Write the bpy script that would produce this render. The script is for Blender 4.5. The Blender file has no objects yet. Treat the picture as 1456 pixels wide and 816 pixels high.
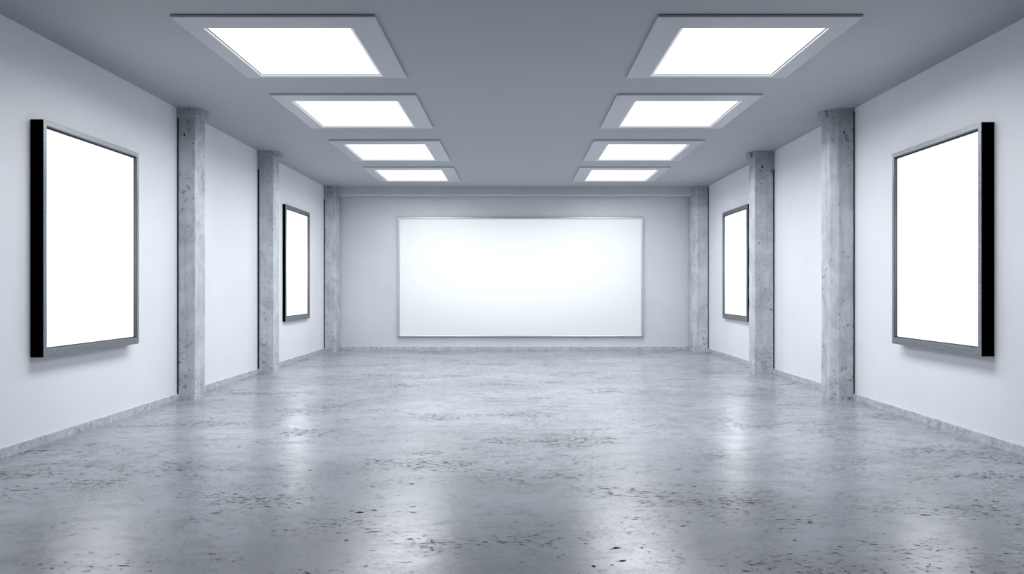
import bpy, bmesh, math, random
from mathutils import Vector, noise

random.seed(4)
scene = bpy.context.scene
COL = scene.collection

# ------------------------------------------------------------------ room measures (metres)
WL, WR = -4.26, 4.25          # inner faces of the side walls
YB, YF = 16.75, -3.0          # inner faces of the back wall and of the wall behind the viewer
H = 3.665                     # ceiling height
EYE = 1.40

# ------------------------------------------------------------------ object helpers
def tag(o, label=None, cat=None, group=None, kind=None):
    if label: o['label'] = label
    if cat: o['category'] = cat
    if group: o['group'] = group
    if kind: o['kind'] = kind
    return o

def empty(name, loc, label, cat, group=None):
    o = bpy.data.objects.new(name, None)
    o.empty_display_size = 0.1
    COL.objects.link(o)
    o.location = loc
    return tag(o, label, cat, group)

def link(name, bm, mat, parent=None, smooth=False):
    bmesh.ops.recalc_face_normals(bm, faces=bm.faces)
    me = bpy.data.meshes.new(name)
    bm.to_mesh(me); bm.free()
    if smooth:
        for p in me.polygons: p.use_smooth = True
        me.set_sharp_from_angle(angle=math.radians(17))
    me.materials.append(mat)
    o = bpy.data.objects.new(name, me)
    COL.objects.link(o)
    if parent is not None: o.parent = parent
    return o

def add_box(bm, x0, x1, y0, y1, z0, z1):
    vs = [bm.verts.new(p) for p in ((x0,y0,z0),(x1,y0,z0),(x1,y1,z0),(x0,y1,z0),
                                    (x0,y0,z1),(x1,y0,z1),(x1,y1,z1),(x0,y1,z1))]
    for f in ((0,3,2,1),(4,5,6,7),(0,1,5,4),(1,2,6,5),(2,3,7,6),(3,0,4,7)):
        bm.faces.new([vs[i] for i in f])

def box(x0, x1, y0, y1, z0, z1, bevel=0.0):
    bm = bmesh.new()
    add_box(bm, x0, x1, y0, y1, z0, z1)
    if bevel:
        bmesh.ops.bevel(bm, geom=list(bm.edges), offset=bevel, segments=2, profile=0.5, affect='EDGES')
    return bm

def ring(outer, inner, w0, w1, fn, bevel=0.0):
    """rectangular mitred frame. outer/inner = (u0,u1,v0,v1), extruded from w0 to w1, mapped by fn(u,v,w)"""
    bm = bmesh.new()
    def rect(r, w):
        u0,u1,v0,v1 = r
        return [bm.verts.new(fn(u,v,w)) for u,v in ((u0,v0),(u1,v0),(u1,v1),(u0,v1))]
    a0, a1, b0, b1 = rect(outer,w0), rect(outer,w1), rect(inner,w0), rect(inner,w1)
    for i in range(4):
        j = (i+1) % 4
        bm.faces.new((a0[i],a0[j],a1[j],a1[i]))
        bm.faces.new((b0[i],b1[i],b1[j],b0[j]))
        bm.faces.new((a1[i],a1[j],b1[j],b1[i]))
        bm.faces.new((a0[i],b0[i],b0[j],a0[j]))
    bmesh.ops.recalc_face_normals(bm, faces=bm.faces)
    if bevel:
        es = [e for e in bm.edges if len(e.link_faces) == 2 and e.calc_face_angle(0) > 0.3]
        bmesh.ops.bevel(bm, geom=es, offset=bevel, segments=2, profile=0.5, affect='EDGES')
    return bm

# ------------------------------------------------------------------ material helpers
class NT:
    def __init__(s, name):
        s.m = bpy.data.materials.new(name); s.m.use_nodes = True
        s.t = s.m.node_tree; s.t.nodes.clear()
        s.out = s.t.nodes.new('ShaderNodeOutputMaterial')
    def n(s, typ, props=None, **ins):
        nd = s.t.nodes.new(typ)
        for k, v in (props or {}).items(): setattr(nd, k, v)
        for k, v in ins.items():
            key = int(k[1:]) if k[0] == 'i' and k[1:].isdigit() else k.replace('_', ' ')
            s.put(nd.inputs[key], v)
        return nd
    def put(s, sock, v):
        if isinstance(v, bpy.types.NodeSocket): s.t.links.new(v, sock)
        else: sock.default_value = v
    def math(s, op, a, b=None, clamp=False):
        nd = s.t.nodes.new('ShaderNodeMath'); nd.operation = op; nd.use_clamp = clamp
        s.put(nd.inputs[0], a)
        if b is not None: s.put(nd.inputs[1], b)
        return nd.outputs[0]
    def ramp(s, v, lo, hi, a=0.0, b=1.0):
        nd = s.n('ShaderNodeMapRange', {'interpolation_type': 'SMOOTHSTEP'})
        s.put(nd.inputs[0], v)
        for i, x in enumerate((lo, hi, a, b)): nd.inputs[i+1].default_value = x
        return nd.outputs[0]
    def mix(s, f, a, b):
        nd = s.n('ShaderNodeMix', {'data_type': 'RGBA'})
        s.put(nd.inputs[0], f); s.put(nd.inputs[6], a); s.put(nd.inputs[7], b)
        return nd.outputs[2]
    def noise(s, vec, scale, detail=4.0, rough=0.55, dist=0.0):
        return s.n('ShaderNodeTexNoise', None, Vector=vec, Scale=scale, Detail=detail, Roughness=rough, Distortion=dist)
    def voro(s, vec, scale, feature='F1', rnd=1.0):
        return s.n('ShaderNodeTexVoronoi', {'feature': feature}, Vector=vec, Scale=scale, Randomness=rnd)
    def pos(s): return s.n('ShaderNodeNewGeometry').outputs['Position']
    def scaled(s, vec, x, y, z):
        return s.n('ShaderNodeVectorMath', {'operation': 'MULTIPLY'}, i0=vec, i1=(x, y, z)).outputs[0]
    def vadd(s, a, b): return s.n('ShaderNodeVectorMath', {'operation': 'ADD'}, i0=a, i1=b).outputs[0]
    def warp(s, vec, scale, amt, detail=3.0):
        nz = s.noise(vec, scale, detail).outputs['Color']
        c = s.n('ShaderNodeVectorMath', {'operation': 'SUBTRACT'}, i0=nz, i1=(.5,.5,.5)).outputs[0]
        return s.vadd(vec, s.scaled(c, amt, amt, amt))
    def finish(s, **kw):
        b = s.n('ShaderNodeBsdfPrincipled', None, **kw)
        s.t.links.new(b.outputs[0], s.out.inputs[0])
        return s.m

def c4(r, g, b): return (r, g, b, 1.0)

# ---- plaster
def plaster(name, col, var=0.03, rough=0.65):
    t = NT(name); p = t.pos()
    n1 = t.noise(p, 1.1, 4).outputs[0]
    n2 = t.noise(p, 60, 3).outputs[0]
    dark = c4(*[c*(1-var*2) for c in col])
    base = t.mix(t.ramp(n1, .35, .65), dark, c4(*col))
    bp = t.n('ShaderNodeBump', None, Strength=.06, Distance=.01, Height=n2).outputs[0]
    return t.finish(Base_Color=base, Roughness=rough, Normal=bp)

M_WALL = plaster('painted_wall_plaster', (.80, .815, .845), .015)
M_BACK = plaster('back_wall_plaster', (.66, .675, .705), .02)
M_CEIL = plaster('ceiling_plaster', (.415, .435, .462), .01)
M_BEAM = plaster('beam_plaster', (.48, .497, .525), .02)

# ---- polished concrete floor
def floor_mat():
    t = NT('polished_concrete_floor'); p = t.pos()
    q = t.scaled(p, .62, 1.0, 1.0)                       # trowel marks run across the room
    wp = t.warp(q, 1.3, .4, 2)
    cloud = t.noise(wp, .8, 5, .6).outputs[0]
    fine = t.noise(wp, 7.0, 6, .68).outputs[0]
    base = t.mix(t.ramp(cloud, .30, .70), c4(.255, .272, .302), c4(.36, .382, .42))
    base = t.mix(t.ramp(fine, .34, .56, .40, 0), base, c4(.12, .125, .135))
    # scuffed flakes in clusters
    zone = t.ramp(t.noise(q, 1.15, 6, .75).outputs[0], .40, .66)
    flake = t.noise(t.scaled(p, .6, 1.15, 1), 30, 7, .76, .4).outputs[0]
    thr = t.math('ADD', flake, t.math('MULTIPLY', zone, .128))
    sc = t.ramp(thr, .612, .675)
    base = t.mix(t.math('MULTIPLY', sc, .85), base, c4(.06, .06, .066))
    # hairline cracks
    cr = t.voro(t.warp(p, 3.0, .55, 5), 1.5, 'DISTANCE_TO_EDGE').outputs['Distance']
    crk = t.math('MULTIPLY', t.ramp(cr, .0, .009, 1, 0), t.ramp(flake, .50, .60))
    base = t.mix(t.math('MULTIPLY', crk, t.math('ADD', zone, .1, True)), base, c4(.05, .05, .055))
    # pin holes
    v = t.voro(t.warp(t.scaled(p, .8, 1, 1), 34, .06, 3), 19)
    vc = t.n('ShaderNodeSeparateColor', None, Color=v.outputs['Color'])
    gate = t.ramp(vc.outputs[0], .50, .56)
    size = t.math('ADD', t.math('MULTIPLY', t.math('POWER', vc.outputs[1], 2.5), 1.3), .28)
    specks = t.math('MULTIPLY', t.ramp(t.math('DIVIDE', v.outputs['Distance'], size), .07, .20, 1, 0), gate)
    specks = t.math('MULTIPLY', specks, t.ramp(cloud, .62, .45))
    # the few larger chipped spots near the viewer
    wq = t.warp(p, 26, .035)
    chips = None
    for x, y, rx, ry in ((.541, 3.985, .022, .014), (.515, 3.967, .016, .006), (.548, 3.80, .017, .013), (.388, 3.725, .013, .011),
                         (.70, 4.04, .007, .008), (.485, 3.74, .008, .007), (.215, 3.85, .010, .009), (.98, 4.35, .02, .008),
                         (-.98, 4.62, .03, .012), (-.90, 4.66, .018, .012)):
        d = t.n('ShaderNodeVectorMath', {'operation': 'SUBTRACT'}, i0=wq, i1=(x, y, 0)).outputs[0]
        d = t.scaled(d, 1/rx, 1/ry, 0)
        ln = t.n('ShaderNodeVectorMath', {'operation': 'LENGTH'}, i0=d).outputs['Value']
        k = t.ramp(ln, .8, 1.15, 1, 0)
        chips = k if chips is None else t.math('MAXIMUM', chips, k)
    marks = t.math('MAXIMUM', specks, chips)
    spec = t.ramp(t.math('MAXIMUM', marks, t.math('MULTIPLY', sc, .85)), 0, 1, 1.55, 1.03)
    base = t.mix(t.math('MULTIPLY', marks, .93), base, c4(.012, .012, .015))
    # sheen
    r = t.ramp(fine, .3, .7, .29, .225)
    r = t.math('ADD', r, t.math('MULTIPLY', sc, .25))
    r = t.math('ADD', r, t.math('MULTIPLY', marks, .5), True)
    grain = t.noise(p, 120, 2, .6).outputs[0]
    hgt = t.math('SUBTRACT', t.math('ADD', t.math('MULTIPLY', fine, .8), t.math('MULTIPLY', grain, .10)), t.math('MULTIPLY', marks, .6))
    bp = t.n('ShaderNodeBump', None, Strength=.105, Distance=.012, Height=hgt).outputs[0]
    return t.finish(Base_Color=base, Roughness=r, Normal=bp, IOR=spec)
M_FLOOR = floor_mat()

# ---- raw concrete of the columns
def concrete(name, pits):
    t = NT(name); p = t.pos()
    sep = t.n('ShaderNodeSeparateXYZ', None, Vector=p)
    st = t.noise(t.scaled(p, 16, 16, 1.0), 1.0, 6, .6).outputs[0]
    cl = t.noise(p, 3.0, 7, .65, .5).outputs[0]
    base = t.mix(t.ramp(cl, .3, .7), c4(.42, .44, .47), c4(.62, .645, .68))
    base = t.mix(t.math('MULTIPLY', t.ramp(st, .50, .70), .30), base, c4(.25, .265, .29))
    base = t.mix(t.math('MULTIPLY', t.ramp(st, .47, .32), .25), base, c4(.72, .75, .79))
    base = t.mix(t.ramp(sep.outputs[2], 3.1, 3.6, 0, .55), base, c4(.22, .235, .26))  # shade below the ceiling mixed into the concrete colour
    foot = t.ramp(sep.outputs[2], .0, 1.1, 1, 0)
    head = t.ramp(sep.outputs[2], 2.9, 3.5, 0, .7)
    wear = t.math('MAXIMUM', foot, head)
    v = t.voro(t.warp(t.scaled(p, 1, 1, .7), 24, .08), 17)
    g = t.n('ShaderNodeSeparateColor', None, Color=v.outputs['Color']).outputs[0]
    gate = t.ramp(t.math('ADD', g, t.math('MULTIPLY', wear, .16)), .74, .80)
    pit = t.math('MULTIPLY', t.ramp(v.outputs['Distance'], .08, .22, 1, 0), gate)
    ch = t.ramp(t.noise(t.warp(p, 6, .2), 17, 8, .72, .5).outputs[0], .55, .63)
    ch = t.math('MULTIPLY', ch, t.ramp(t.math('ADD', t.noise(p, 2.4, 3).outputs[0], t.math('MULTIPLY', wear, .26)), .50, .66))
    holes = None
    for x, y, z, r in pits:
        d = t.n('ShaderNodeVectorMath', {'operation': 'SUBTRACT'}, i0=t.warp(p, 30, .03), i1=(x, y, z)).outputs[0]
        ln = t.n('ShaderNodeVectorMath', {'operation': 'LENGTH'}, i0=t.scaled(d, 1, .4, .75)).outputs['Value']
        k = t.ramp(ln, r*.75, r*1.15, 1, 0)
        holes = k if holes is None else t.math('MAXIMUM', holes, k)
    m = t.math('MAXIMUM', pit, t.math('MULTIPLY', ch, .85))
    base = t.mix(t.math('MULTIPLY', m, .85), base, c4(.09, .095, .105))
    if holes is not None: base = t.mix(holes, base, c4(.01, .01, .012))
    hgt = t.math('SUBTRACT', t.math('MULTIPLY', cl, .4), m)
    bp = t.n('ShaderNodeBump', None, Strength=.28, Distance=.010, Height=hgt).outputs[0]
    return t.finish(Base_Color=base, Roughness=.78, Normal=bp)

# ---- marbled stone skirting
def skirting_mat():
    t = NT('marbled_stone_skirting'); p = t.pos()
    w = t.warp(p, 7, .25, 5)
    a = t.noise(w, 11, 8, .7, 1.2).outputs[0]
    base = t.mix(t.ramp(a, .32, .66), c4(.29, .305, .335), c4(.58, .61, .66))
    vein = t.ramp(t.math('ABSOLUTE', t.math('SUBTRACT', t.noise(w, 8, 5, .6, 1.5).outputs[0], .5)), 0, .035, 1, 0)
    base = t.mix(t.math('MULTIPLY', vein, .4), base, c4(.78, .81, .86))
    return t.finish(Base_Color=base, Roughness=.4)
M_SKIRT = skirting_mat()

def simple(name, col, rough, metal=0.0, brushed=0.0, axis=(1, 1, 1), spec=.5):
    t = NT(name)
    base = c4(*col); kw = {}
    r = rough
    if brushed:
        n1 = t.noise(t.scaled(t.pos(), *axis), 14, 6, .7).outputs[0]
        base = t.mix(t.ramp(n1, .3, .7), c4(*[c*(1-brushed) for c in col]), c4(*[min(1, c*(1+brushed)) for c in col]))
        r = t.ramp(n1, .3, .7, rough*.8, rough*1.25)
    return t.finish(Base_Color=base, Roughness=r, Metallic=metal, Specular_IOR_Level=spec, IOR=1.45 if spec else 1.0)

M_BLACK = simple('matt_black_casing', (.001, .001, .0012), .9, spec=0)
M_STEEL = simple('brushed_steel', (.29, .303, .325), .36, 1.0, .22, (3, 3, 3))
M_RIM = simple('dark_steel_rim', (.16, .168, .18), .5, 1.0, .1, (3, 3, 3))
M_CHROME = simple('satin_chrome', (.66, .68, .71), .42, 1.0)
M_LAMPFRAME = simple('grey_lamp_frame', (.52, .54, .575), .42, 0.0, .03, (1, 1, 1))
M_JOINT_SHADE = simple('painted_joint_shade', (.025, .028, .034), .8)
M_DARK_RING = simple('dark_panel_ring', (.05, .053, .06), .6)  # dark line round the lit panels; on the light boxes it paints recess shade

def glow(name, strength, col=(.95, .98, 1.0), edge=None, base=.8, centre=(.5, .5, .5), spread=(1, 1, 1), lo=.12):
    """lit diffuser: brighter round its middle, weaker towards the rim (edge = strength there)"""
    t = NT(name)
    s = strength
    if edge is not None:
        g = t.n('ShaderNodeTexCoord').outputs['Generated']
        d = t.n('ShaderNodeVectorMath', {'operation': 'SUBTRACT'}, i0=g, i1=centre).outputs[0]
        ln = t.n('ShaderNodeVectorMath', {'operation': 'LENGTH'}, i0=t.scaled(d, *spread)).outputs['Value']
        s = t.ramp(ln, lo, 1.0, strength, edge)
    return t.finish(Base_Color=c4(base*.96, base*.98, base), Roughness=.5, Emission_Color=c4(*col), Emission_Strength=s)

M_REVEAL = glow('reveal_added_glow', .42, base=.5)  # not a source: weak glow added so the reveal looks bright
L_CEIL, L_BOX = 1.6, 1.9
LAMP_W, LAMP_SPREAD = 55, 166
M_DIFF = glow('lamp_diffuser', L_CEIL)
M_BOXPANEL = glow('lit_poster_panel', L_BOX, edge=.75, base=.6, spread=(0, 1.55, 1.75), lo=.5)
M_SCREEN = glow('lit_screen_panel', .57, (.93, .98, 1.0), .27, .56, (.48, .5, .62), (1.35, 0, 1.35))

# ------------------------------------------------------------------ the room
T = .25
def structure(name, bm, mat): return tag(link(name, bm, mat), kind='structure')
structure('floor', box(WL-T, WR+T, YF-T, YB+T, -T, 0), M_FLOOR)
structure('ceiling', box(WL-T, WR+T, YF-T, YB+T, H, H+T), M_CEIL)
structure('wall_left', box(WL-T, WL, YF, YB, 0, H), M_WALL)
structure('wall_right', box(WR, WR+T, YF, YB, 0, H), M_WALL)
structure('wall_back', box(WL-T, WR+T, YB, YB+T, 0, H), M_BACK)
structure('wall_front', box(WL-T, WR+T, YF-T, YF, 0, H), plaster('front_wall_plaster', (.03, .032, .035)))

# columns: (side, front y, depth, protrusion, chamfer)
COLS = [('left', 9.27, .30, .225, 0), ('left', 12.15, .30, .260, 0), ('left', 16.33, .37, .262, 0),
        ('right', 9.28, .33, .285, .085), ('right', 12.17, .31, .325, 0), ('right', 16.33, .37, .345, .10)]

def base_runs(side):
    ys = sorted((c[1], c[1]+c[2]) for c in COLS if c[0] == side)
    y = YF; out = []
    for a, b in ys:
        if a - y > .05: out.append((y, a))
        y = b
    if YB - y > .05: out.append((y, YB))
    return out
for side in ('left', 'right'):
    bm = bmesh.new()
    for a, b in base_runs(side):
        if side == 'left': add_box(bm, WL, WL+.022, a, b, 0, .078)
        else: add_box(bm, WR-.022, WR, a, b, 0, .078)
    structure('baseboard_'+side, bm, M_SKIRT)
structure('baseboard_back', box(WL+.27, WR-.35, YB-.025, YB, 0, .078), M_SKIRT)

# beam along the top of the back wall, with a chamfered lower edge
bm = bmesh.new()
prof = [(16.46, H), (16.46, H-.165), (16.50, H-.205), (YB, H-.205), (YB, H)]
x0, x1 = WL+.263, WR-.346
A = [bm.verts.new((x0, y, z)) for y, z in prof]; B = [bm.verts.new((x1, y, z)) for y, z in prof]
bm.faces.new(A); bm.faces.new(B)
for i in range(5): bm.faces.new((A[i], A[(i+1) % 5], B[(i+1) % 5], B[i]))
structure('trim_1', bm, M_BEAM)

# ------------------------------------------------------------------ concrete columns
def column_mesh(poly, z0, z1, seed, lim, amp=.004):
    bm = bmesh.new()
    # round the free corners a little
    pts = []
    n = len(poly)
    for i, p in enumerate(poly):
        a, b = Vector(poly[i-1]), Vector(poly[(i+1) % n]); p = Vector(p)
        r = .012
        pts += [p + (a-p).normalized()*r, p + ((a-p).normalized()+(b-p).normalized())*r*.29, p + (b-p).normalized()*r]
    N = 70
    rows = []
    for k in range(N+1):
        z = z0 + (z1-z0)*k/N
        row = []
        for q in pts:
            j = noise.noise_vector(Vector((q.x*9+seed, q.y*9, z*5.5)))*amp + noise.noise_vector(Vector((q.x*30, q.y*30+seed, z*22)))*amp*.5
            row.append(bm.verts.new((min(max(q.x+j.x, lim[0]), lim[1]), q.y+j.y, z)))
        rows.append(row)
    m = len(pts)
    for k in range(N):
        for i in range(m):
            j = (i+1) % m
            bm.faces.new((rows[k][i], rows[k][j], rows[k+1][j], rows[k+1][i]))
    bm.faces.new(rows[0]); bm.faces.new(rows[-1])
    return bm

PITS = {0: [(-4.17, 9.27, 3.33, .013)], 4: [(4.05, 12.17, 3.40, .018), (4.10, 12.17, 1.40, .008)], 3: [(4.12, 9.28, 3.36, .011)],
        1: [(-4.11, 12.15, 1.25, .008)], 2: [], 5: []}
WHERE = {0: 'raw grey concrete column on the left wall, nearest of the three',
         1: 'raw grey concrete column on the left wall, middle of the three',
         2: 'raw grey concrete corner column at the far left end of the room',
         3: 'raw grey concrete column on the right wall, nearest of the three',
         4: 'raw grey concrete column on the right wall, middle, dark hole near its top',
         5: 'raw grey concrete corner column at the far right end of the room'}
for i, (side, y0, dep, pro, cham) in enumerate(COLS):
    s = 1 if side == 'left' else -1
    W = WL if side == 'left' else WR
    root = empty('concrete_column', (W + s*pro/2, y0+dep/2, 0), WHERE[i], 'column', 'concrete columns along the side walls')
    root['kind'] = 'thing'
    ox, oy = root.location.x, root.location.y
    a = W + s*.004 - ox; f = W + s*pro - ox
    if cham:
        poly = [(a, y0-oy), (f - s*cham, y0-oy), (f, y0+cham-oy), (f, y0+dep-oy), (a, y0+dep-oy)]
    else:
        poly = [(a, y0-oy), (f, y0-oy), (f, y0+dep-oy), (a, y0+dep-oy)]
    mat = concrete('raw_concrete', PITS[i])
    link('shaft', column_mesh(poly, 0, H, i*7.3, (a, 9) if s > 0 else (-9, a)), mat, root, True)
    # dark strip in place of the shade in the gap between column and wall
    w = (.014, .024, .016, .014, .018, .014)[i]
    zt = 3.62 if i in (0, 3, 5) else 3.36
    link('joint_shade', box(min(a, a+s*w), max(a, a+s*w), y0-.008-oy, y0+.02-oy, .078, zt), M_JOINT_SHADE, root)
    if i in (0, 1):
        # broken capital lump under the ceiling
        zc = H-.125 if i == 0 else H-.12
        e = .065
        cp = [(a, y0-.02-oy), (f+.012, y0-.02-oy), (f+e, y0+.05-oy), (f+e, y0+dep-.05-oy), (f, y0+dep+.02-oy), (a, y0+dep+.02-oy)]
        bm = bmesh.new()
        lev = [(zc, .80), (zc+.03, .97), (zc+.08, 1.0), (H, .98)]
        rows = []
        for z, k in lev:
            rows.append([bm.verts.new((max(a, a+(x-a)*k + noise.noise(Vector((x*8+i, y*8, z*9)))*.012), y*(.94+.06*k) + noise.noise(Vector((x*8, y*8+i, z*9+3)))*.012, z + (noise.noise(Vector((x*11, y*11, i)))*.018 if z < H-.1 else 0))) for x, y in cp])
        for r in range(3):
            for q in range(6): bm.faces.new((rows[r][q], rows[r][(q+1) % 6], rows[r+1][(q+1) % 6], rows[r+1][q]))
        bm.faces.new(rows[0]); bm.faces.new(rows[-1])
        link('capital', bm, mat, root)
    if i in (3, 4):
        # small broken bracket lump at the column head
        bm = box(f-.05 if s < 0 else f-.02, f+.02 if s < 0 else f+.05, y0+.12-oy, y0+dep-oy, H-.09, H, .012)
        for v in bm.verts: v.co += noise.noise_vector(v.co*14)*.012
        for v in bm.verts: v.co.z = min(v.co.z, H)
        link('capital', bm, mat, root)

# ------------------------------------------------------------------ ceiling lights
NEAR = [6.10, 8.58, 11.25, 13.74]
LEN = 1.77
ORD = ['nearest', 'second nearest', 'third nearest', 'farthest']
DROP = .025
for side in (-1, 1):
    for k, y in enumerate(NEAR):
        cx = 2.02*side
        root = empty('ceiling_light', (cx, y+LEN/2, H),
                     'glowing ceiling light, pale grey frame, %s in the %s row' % (ORD[k], 'left' if side < 0 else 'right'),
                     'ceiling light', 'recessed ceiling lights')
        # local u runs away from the room's middle line
        fn = lambda u, v, w, s=side: (s*u, v, w)
        o = (-.85, .85, -LEN/2, LEN/2)
        inn = (-.60, .685, -LEN/2+.27, LEN/2-.045)
        link('frame', ring(o, inn, -.0005, -DROP, fn, .009), M_LAMPFRAME, root)
        g = .012
        lip = (inn[0]-.001, inn[1]+.001, inn[2]-.001, inn[3]+.001)
        lin = (inn[0]+g, inn[1]-g, inn[2]+g, inn[3]-g)
        rv = ring(lip, lin, -.001, -DROP*.78, fn, .002)
        # the far side of the reveal slopes up to the diffuser
        sl = [rv.verts.new(fn(u, v, w)) for u in (lin[0], lin[1]) for v, w in ((lin[3]+.001, -DROP*.76), (lin[3]-.032, -.0095), (lin[3]+.001, -.001))]
        rv.faces.new((sl[0], sl[1], sl[4], sl[3])); rv.faces.new((sl[1], sl[2], sl[5], sl[4])); rv.faces.new((sl[2], sl[0], sl[3], sl[5]))
        rv.faces.new((sl[0], sl[2], sl[1])); rv.faces.new((sl[3], sl[4], sl[5]))
        link('reveal', rv, M_REVEAL, root)
        lin = (lin[0], lin[1], lin[2], lin[3]-.032)
        gin = (lin[0]+.011, lin[1]-.011, lin[2]+.011, lin[3]-.004)
        link('dark_ring', ring((lin[0]-.001, lin[1]+.001, lin[2]-.001, lin[3]+.001), gin, -.001, -.0085, fn), M_DARK_RING, root)
        lin = gin
        bm = bmesh.new()
        vs = [bm.verts.new(fn(u, v, -.006)) for u, v in ((lin[0], lin[2]), (lin[1], lin[2]), (lin[1], lin[3]), (lin[0], lin[3]))]
        vt = [bm.verts.new(fn(u, v, -.002)) for u, v in ((lin[0], lin[2]), (lin[1], lin[2]), (lin[1], lin[3]), (lin[0], lin[3]))]
        bm.faces.new(vs); bm.faces.new(vt)
        for q in range(4): bm.faces.new((vs[q], vs[(q+1) % 4], vt[(q+1) % 4], vt[q]))
        link('diffuser', bm, M_DIFF, root)
        ld = bpy.data.lights.new('lamp', 'AREA')
        ld.shape = 'RECTANGLE'; ld.size = lin[1]-lin[0]-.02; ld.size_y = lin[3]-lin[2]-.02
        ld.energy = LAMP_W*(1.28, .82, .94, .94)[k]; ld.color = (.955, .978, 1.0); ld.spread = math.radians(LAMP_SPREAD)
        lo = bpy.data.objects.new('lamp', ld); COL.objects.link(lo)
        lo.parent = root; lo.location = (side*(lin[0]+lin[1])/2, (lin[2]+lin[3])/2, -.009)

# ------------------------------------------------------------------ framed light boxes on the side walls
def light_box(side, ya, yb, z0, z1, dep, rail, bot, label):
    s = 1 if side == 'left' else -1
    W = WL if side == 'left' else WR
    root = empty('light_box', (W, (ya+yb)/2, z0), label, 'light box', 'framed light boxes on the side walls')
    hw, hh = (yb-ya)/2, z1-z0
    fn = lambda u, v, w: (s*w, u, v)
    o = (-hw, hw, 0, hh)
    inn = (-hw+rail, hw-rail, bot, hh-rail)
    link('casing', ring(o, (-hw+.02, hw-.02, .02, hh-.02), .0, dep-.008, fn), M_BLACK, root)
    link('frame', ring(o, inn, dep-.0075, dep, fn, .003), M_STEEL, root)
    lin = (inn[0]+.006, inn[1]-.006, inn[2]+.006, inn[3]-.006)
    link('inner_rim', ring((inn[0]-.001, inn[1]+.001, inn[2]-.001, inn[3]+.001), lin, dep-.034, dep-.006, fn), M_RIM, root)
    bm = bmesh.new()
    r0 = [bm.verts.new(fn(u, v, dep-.030)) for u, v in ((lin[0], lin[2]), (lin[1], lin[2]), (lin[1], lin[3]), (lin[0], lin[3]))]
    r1 = [bm.verts.new(fn(u, v, .004)) for u, v in ((lin[0], lin[2]), (lin[1], lin[2]), (lin[1], lin[3]), (lin[0], lin[3]))]
    bm.faces.new(r0); bm.faces.new(r1)
    for q in range(4): bm.faces.new((r0[q], r0[(q+1) % 4], r1[(q+1) % 4], r1[q]))
    link('panel', bm, M_BOXPANEL, root)
    link('dark_ring', ring((lin[0]-.001, lin[1]+.001, lin[2]-.001, lin[3]+.001), (lin[0]+.007, lin[1]-.007, lin[2]+.007, lin[3]-.014), dep-.0305, dep-.026, fn), M_DARK_RING, root)  # dark ring painting in the shade under the top rail

light_box('left', 6.47, 8.10, .795, 2.882, .118, .045, .068, 'large glowing light box, steel frame and black side, nearest on the left wall')
light_box('left', 13.44, 15.02, .795, 2.935, .058, .062, .085, 'glowing light box beyond the middle column on the left wall')
light_box('right', 6.57, 8.13, .795, 2.880, .118, .045, .068, 'large glowing light box, steel frame and black side, nearest on the right wall')
light_box('right', 13.42, 15.04, .795, 2.935, .058, .062, .085, 'glowing light box beyond the middle column on the right wall')

# ------------------------------------------------------------------ the wide screen on the back wall
sc = empty('projection_screen', (.09, YB, .305), 'wide white lit screen with a thin chrome frame on the back wall', 'screen')
fn = lambda u, v, w: (u, -w, v)
SW, SH = 2.785, 2.715
o = (-SW, SW, 0, SH); inn = (-SW+.062, SW-.062, .035, SH-.055)
link('frame', ring(o, inn, .001, .075, fn, .018), M_CHROME, sc)
link('panel', box(inn[0], inn[1], -.055, -.002, inn[2], inn[3]), M_SCREEN, sc)

# ------------------------------------------------------------------ camera, world, colour
cam_d = bpy.data.cameras.new('camera')
cam = bpy.data.objects.new('camera', cam_d)
COL.objects.link(cam)
cam.location = (0, 0, EYE)
cam.rotation_euler = (math.pi/2, 0, 0)
cam_d.sensor_width = 36
cam_d.lens = 1050/1456*36
cam_d.shift_x = -6.5/1456
cam_d.shift_y = 2.0/1456
cam_d.clip_start = .05
scene.camera = cam

w = bpy.data.worlds.new('world'); scene.world = w
w.use_nodes = True
w.node_tree.nodes['Background'].inputs[0].default_value = (.5, .55, .62, 1)
w.node_tree.nodes['Background'].inputs[1].default_value = .2

scene.view_settings.view_transform = 'Standard'
scene.view_settings.look = 'None'
scene.view_settings.exposure = 0
scene.view_settings.gamma = 1
scene.cycles.max_bounces = 8
scene.cycles.diffuse_bounces = 5
scene.cycles.sample_clamp_indirect = 8
scene.cycles.glossy_bounces = 3
scene.cycles.use_adaptive_sampling = True
scene.cycles.adaptive_threshold = .02
scene.cycles.use_denoising = True
